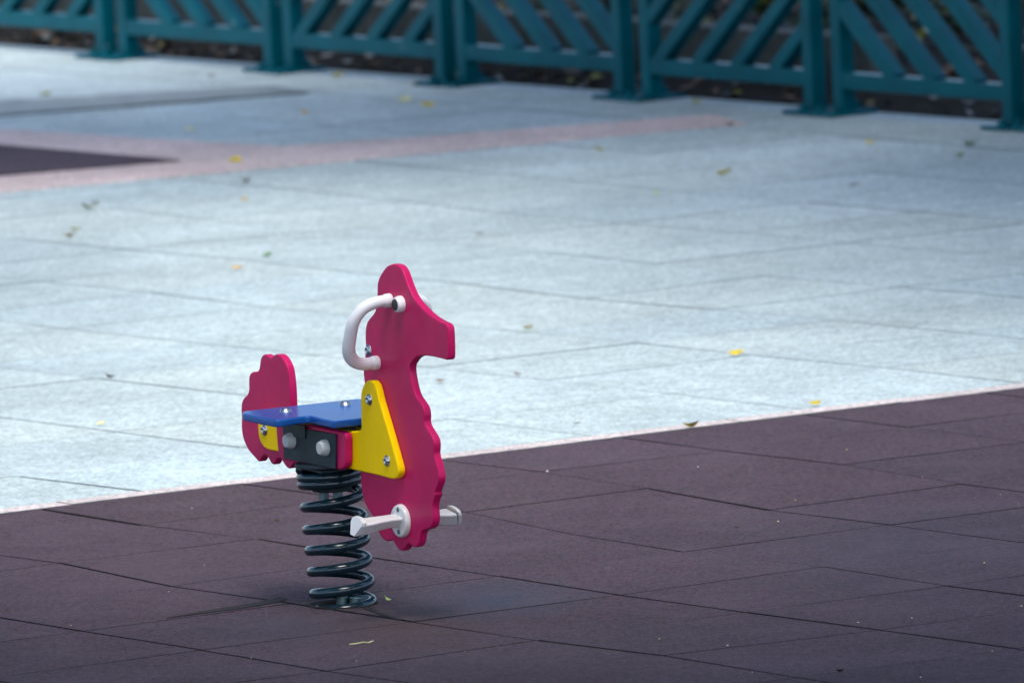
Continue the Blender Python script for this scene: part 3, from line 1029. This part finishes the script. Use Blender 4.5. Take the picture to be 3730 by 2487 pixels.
# three low plants on the bank behind the right-hand panels
def plant(px, py, back, n, hgt, label):
    q = hit(px * K, py * K, fpt(0, back, 0), FN.to_3d())
    hh = bv.ray_cast(Vector((q.x, q.y, 3)), Vector((0, 0, -1)))
    base = hh[0] if hh[0] else Vector((q.x, q.y, .1))
    t = empty('low_plant', base); tag(t, label, 'plant', 'low plants on the soil bank')
    rp = random.Random(px)
    bs = bmesh.new(); bl_ = bmesh.new()
    for i in range(n):
        an = rp.uniform(0, 6.28); tip = Vector((math.cos(an) * hgt * .5 * rp.random(), math.sin(an) * hgt * .5 * rp.random(), hgt * rp.uniform(.5, 1)))
        tube(bs, [Vector((0, 0, -.01)), tip * .5 + Vector((0, 0, hgt * .08)), tip], .003, 6)
        for k in range(5):
            L = rp.uniform(.05, .08)
            lb = leaf_bm(L, L * .55, .2, .3, rp)
            M = Matrix.Translation(tip * rp.uniform(.45, 1.05)) @ Matrix.Rotation(rp.uniform(0, 6.3), 4, 'Z') @ Matrix.Rotation(rp.uniform(-.6, .3), 4, 'Y') @ Matrix.Translation((L * .6, 0, 0))
            vm = {v: bl_.verts.new(M @ v.co) for v in lb.verts}
            for f in lb.faces: bl_.faces.new([vm[v] for v in f.verts])
            lb.free()
    obj('stem', bs, LEAF['olive'], t, smooth=True); obj('foliage', bl_, LEAF['green'], t, smooth=True)


plant(1770, 8, .9, 7, .16, 'low green plant seen through rising slats above the end of the pink strip')
plant(1905, 6, 1.0, 7, .15, 'low green plant on the bank seen in the gap between the last two fence panels')
plant(2120, 4, 1.1, 8, .18, 'low green plant on the bank seen through the falling slats at the right')

# ------------------------------------------------------------------ unseen trees added above and beside the frame to darken its edges
ADDED_CROWN = leafmat('added_tree_leaf', (.045, .085, .028))
ADDED_BARK = simple('added_tree_bark', [(.3, (.05, .04, .03, 1)), (.7, (.14, .115, .09, 1))], 14, .95, .6, .006)


def tree(x, y, h, cr_, base_z, seed, label, shift=(0, 0), n=3000):
    rt = random.Random(seed)
    t = empty('added_shade_tree', (x, y, 0)); tag(t, label, 'tree', 'unseen trees added to shade the frame edges')
    sh = Vector((shift[0], shift[1], 0))
    bm = bmesh.new()
    tube(bm, [Vector((0, 0, -.1)), Vector((.03, .02, h * .3)), sh * .2 + Vector((-.04, .03, h * .6)), sh * .5 + Vector((.02, 0, h * .9))], lambda u: .14 * (1 - .75 * u), 12)
    lobes = []
    for i in range(16):
        an = i * 2.4; rr = cr_ * rt.uniform(.2, .78); zz = base_z + (h - base_z) * rt.uniform(.12, .9)
        c = sh + Vector((math.cos(an) * rr, math.sin(an) * rr, zz)); lobes.append((c, cr_ * rt.uniform(.3, .48)))
        tube(bm, [Vector((0, 0, h * .3 + i * .02)), c * .5 + Vector((0, 0, h * .25)), c], lambda u: .035 * (1 - .8 * u), 6)
    obj('added_tree_trunk', bm, ADDED_BARK, t, smooth=True)
    bm = bmesh.new()
    for i in range(n):
        c, r = rt.choice(lobes)
        v = Vector((rt.gauss(0, 1), rt.gauss(0, 1), rt.gauss(0, .8))).normalized() * r * rt.random() ** .4
        p = c + v
        if p.z < base_z: continue
        M = Matrix.Translation(p) @ Matrix.Rotation(rt.uniform(0, 6.3), 4, 'Z') @ Matrix.Rotation(rt.uniform(-1, 1), 4, 'X') @ Matrix.Rotation(rt.uniform(-.6, .6), 4, 'Y')
        L = rt.uniform(.08, .15)
        q = [bm.verts.new(M @ Vector(k)) for k in ((-L, 0, 0), (0, -L * .45, .01), (L, 0, -.02), (0, L * .45, .01))]
        bm.faces.new(q)
    obj('added_tree_crown', bm, ADDED_CROWN, t)


SIDE = [(3.2, 39.2, 'right', 'far paving'), (3.2, 35.8, 'right', 'middle paving'), (3.4, 32.2, 'right', 'mat edging'), (3.6, 26.8, 'right', 'near maroon mat'),
        (-3.5, 38.4, 'left', 'far maroon mat'), (-3.6, 34.6, 'left', 'middle paving'), (-3.4, 30.6, 'left', 'mat edging'), (-3.3, 26.2, 'left', 'near maroon mat')]
for i, (x, y, sd, by) in enumerate(SIDE):
    sx = (2.0, .25, .1, .8)[i - 4] if x < 0 else (-1.6, -1.2, -1.05, -.8)[i]
    tree(x, y, 6.0 + .4 * (i % 3), 2.05, 2.5, 60 + i, 'unseen shade tree added beside the %s, outside the %s edge of the frame' % (by, sd), shift=(sx, 0), n=(4200, 6500, 6000, 6000, 5600, 4500, 4500, 6000)[i])


tree(2.8, 23.2, 6.2, 2.3, 3.3, 80, 'unseen shade tree added in front of the mat, right of the viewpoint', shift=(-1.5, 0), n=6500)
tree(-2.9, 22.8, 6.4, 2.3, 3.3, 81, 'unseen shade tree added in front of the mat, left of the viewpoint', shift=(1.3, 0), n=6500)

# ------------------------------------------------------------------ fallen leaves and crumbs, each one its own thing
LEAVES = [
    # x, y (2352-wide), length px, colour, label
    (105, 220, 26, 'olive', 'curled olive leaf beside the concrete cover, far left below the fence'),
    (485, 178, 20, 'brown', 'brown leaf on the paving just left of the second fence foot plate'),
    (775, 179, 28, 'yellow', 'bright yellow leaf lying right of the second fence foot plate'),
    (947, 196, 18, 'yellow', 'small yellow leaf tucked at the left end of the third fence foot plate'),
    (930, 235, 30, 'pale yellow', 'faint pale yellow leaf on the paving below the third fence foot plate'),
    (982, 246, 32, 'yellow', 'yellow leaf lying in front of the third fence foot plate'),
    (700, 262, 24, 'orange', 'orange leaf alone on the grey paving between cover and pink strip'),
    (437, 302, 28, 'pale yellow', 'pale leaf on grey paving just above the pink border of the far mat'),
    (540, 372, 30, 'yellow', 'yellow green leaf standing on the pink strip right of the far mat corner'),
    (562, 421, 24, 'brown', 'upper brown leaf of two just below the pink strip'),
    (559, 461, 20, 'tan', 'small tan leaf below the brown one, under the pink strip'),
    (205, 481, 34, 'olive', 'large olive leaf with yellow tip, on paving below the far maroon mat'),
    (219, 469, 20, 'brown', 'brown curled leaf touching the large olive leaf at the left'),
    (155, 547, 28, 'tan', 'tan leaf with upright stalk at the far left, touching a pale one'),
    (178, 532, 28, 'pale yellow', 'pale yellow leaf touching the tan leaf at the far left'),
    (612, 589, 24, 'green', 'dark green leaf upright on the paving left of the horse head'),
    (547, 618, 26, 'tan', 'tan leaf lying just below and left of the dark green leaf'),
    (1376, 347, 26, 'yellow', 'yellow leaf in mid paving below the pink strip'),
    (1665, 404, 40, 'yellow', 'largest yellow leaf, on the paving below the second fence panel from the right'),
    (1508, 447, 20, 'lime', 'lime green leaf scrap between the largest yellow leaf and the horse'),
    (1103, 539, 18, 'brown', 'tiny brown leaf on the paving above and right of the horse head'),
    (1213, 755, 26, 'yellow', 'yellow leaf on the paving right of the horse snout'),
    (1692, 815, 34, 'yellow', 'crumpled yellow leaf with dark shadow, nearest the long seam on the right paving'),
    (253, 869, 20, 'black', 'small black leaf on the pale paving left of the tail'),
    (1012, 877, 20, 'brown', 'brown leaf speck beside the horse chest'),
    (1190, 863, 18, 'grey', 'thin grey leaf lying in a paving seam right of the horse neck'),
    (1325, 975, 16, 'grey', 'grey crumpled leaf on the paving just above the mat edging'),
    (1588, 983, 34, 'yellow', 'yellow leaf lying on the mat edging, left one of two'),
    (1870, 930, 34, 'yellow', 'yellow leaf with dark end on the mat edging, right one of two'),
    (2233, 336, 38, 'green', 'larger green leaf on the right paving near the last fence foot plate'),
    (2201, 362, 28, 'green', 'smaller green leaf just below the larger green one at the right'),
    (2000, 331, 24, 'yellow', 'small yellow leaf on the paving below the last but one fence joint'),
    (1962, 427, 20, 'grey', 'grey green leaf scrap on the right paving'),
    (1672, 288, 26, 'brown', 'brown leaf at the right end of the pink strip'),
    (1602, 238, 26, 'yellow', 'yellow leaf close under the rail of the second panel from the right'),
    (230, 976, 22, 'pale yellow', 'faint pale leaf on the paving left of the horse tail, above the mat'),
    (637, 1198, 14, 'lime', 'lime leaf fragment on the maroon mat left of the spring'),
    (893, 1379, 16, 'lime', 'lime leaf fragment on the maroon mat right of the spring foot'),
    (1930, 1544, 18, 'black', 'small black crumb on a mat seam at the bottom right'),
    (1690, 1213 , 12, 'tan', 'tiny tan flake on the right half of the maroon mat'),
]
rv = random.Random(5)
for (x, y, lp, colr, lab) in LEAVES:
    p = gd(x, y)
    pxm = F / K / p.y
    L = lp / pxm * 1.15
    bm = leaf_bm(L, L * rv.uniform(.5, .7), rv.uniform(.02, .25), rv.uniform(-.5, .6), rv, rv.uniform(-.1, .1))
    o = obj('fallen_leaf', bm, LEAF[colr], loc=(p.x, p.y, .0045), smooth=True)
    o.rotation_euler = (rv.choice((-1, 1)) * rv.uniform(.2, .6), rv.uniform(-.25, .25), rv.choice((0, math.pi)) + rv.uniform(-.7, .7))
    # rest on the ground
    bb = [o.rotation_euler.to_matrix() @ v.co for v in o.data.vertices]
    o.location.z = .002 - min(v.z for v in bb)
    tag(o, lab, 'leaf', 'fallen leaves scattered over the playground')

bm = bmesh.new()
q = [gd(*p) for p in ((803, 1483), (820, 1481), (835, 1478), (846, 1479), (858, 1475))]
c = q[2].copy()
tube(bm, [v - c + Vector((0, 0, .004)) for v in q], .0016, 6)
o = obj('twig', bm, LEAF['pale yellow'], loc=c, smooth=True)
tag(o, 'thin pale straw twig lying on the maroon mat below the spring', 'twig')

# crumbs and bark specks over the mat and paving
bm = bmesh.new(); rc = random.Random(21)
for i in range(45):
    x = rc.uniform(0, 2352); y = rc.uniform(900, 1568)
    p = gd(x, y)
    inside = (p.to_2d() - ME0).dot(EN) < -.03
    if not inside: continue
    s_ = rc.uniform(.0007, .0022) * (1.7 if rc.random() < .1 else 1)
    M = Matrix.Translation((p.x, p.y, .0025)) @ Matrix.Rotation(rc.uniform(0, 6.3), 4, 'Z')
    v = [bm.verts.new(M @ Vector(c_)) for c_ in ((-s_ * rc.uniform(1, 2.5), 0, 0), (0, -s_, 0), (s_ * rc.uniform(1, 2.5), 0, 0), (0, s_, 0), (0, 0, s_ * .8))]
    mi = rc.choices((0, 1, 2), (5, 3, 1))[0]
    for a_, b_ in ((0, 1), (1, 2), (2, 3), (3, 0)):
        f = bm.faces.new((v[a_], v[b_], v[4])); f.material_index = mi
tag(obj('plant_crumbs', bm, [LEAF['pale yellow'], WHITE, LEAF['lime']]), kind='stuff')

# ------------------------------------------------------------------ light
SUN_EL, SUN_AZ = R(61), R(174)     # azimuth clockwise from +Y
world = bpy.data.worlds.new('World'); scene.world = world; world.use_nodes = True
nt = world.node_tree
sky = nt.nodes.new('ShaderNodeTexSky'); sky.sky_type = 'NISHITA'; sky.sun_disc = False
sky.sun_elevation = SUN_EL; sky.sun_rotation = SUN_AZ; sky.air_density = 1.0; sky.dust_density = 2.5; sky.ozone_density = 1.5
bg = nt.nodes['Background']; nt.links.new(sky.outputs[0], bg.inputs['Color']); bg.inputs['Strength'].default_value = .125
ld = bpy.data.lights.new('sun', 'SUN'); ld.energy = 1.5; ld.angle = R(34); ld.color = (1, .99, .96)
sun = bpy.data.objects.new('sun', ld); col.objects.link(sun)
L = Vector((math.sin(SUN_AZ) * math.cos(SUN_EL), math.cos(SUN_AZ) * math.cos(SUN_EL), math.sin(SUN_EL)))
sun.rotation_euler = L.to_track_quat('Z', 'Y').to_euler(); sun.location = (0, 20, 12)

# ------------------------------------------------------------------ lens and picture settings
cd.dof.use_dof = True
cd.dof.focus_distance = (TOP - CAM).dot(fwd0) - .05
cd.dof.aperture_fstop = 7.4; cd.dof.aperture_blades = 8
vs_ = scene.view_settings
scene.display_settings.display_device = 'sRGB'
vs_.view_transform = 'Standard'; vs_.look = 'None'; vs_.exposure = 1.35; vs_.gamma = 1; vs_.use_curve_mapping = False
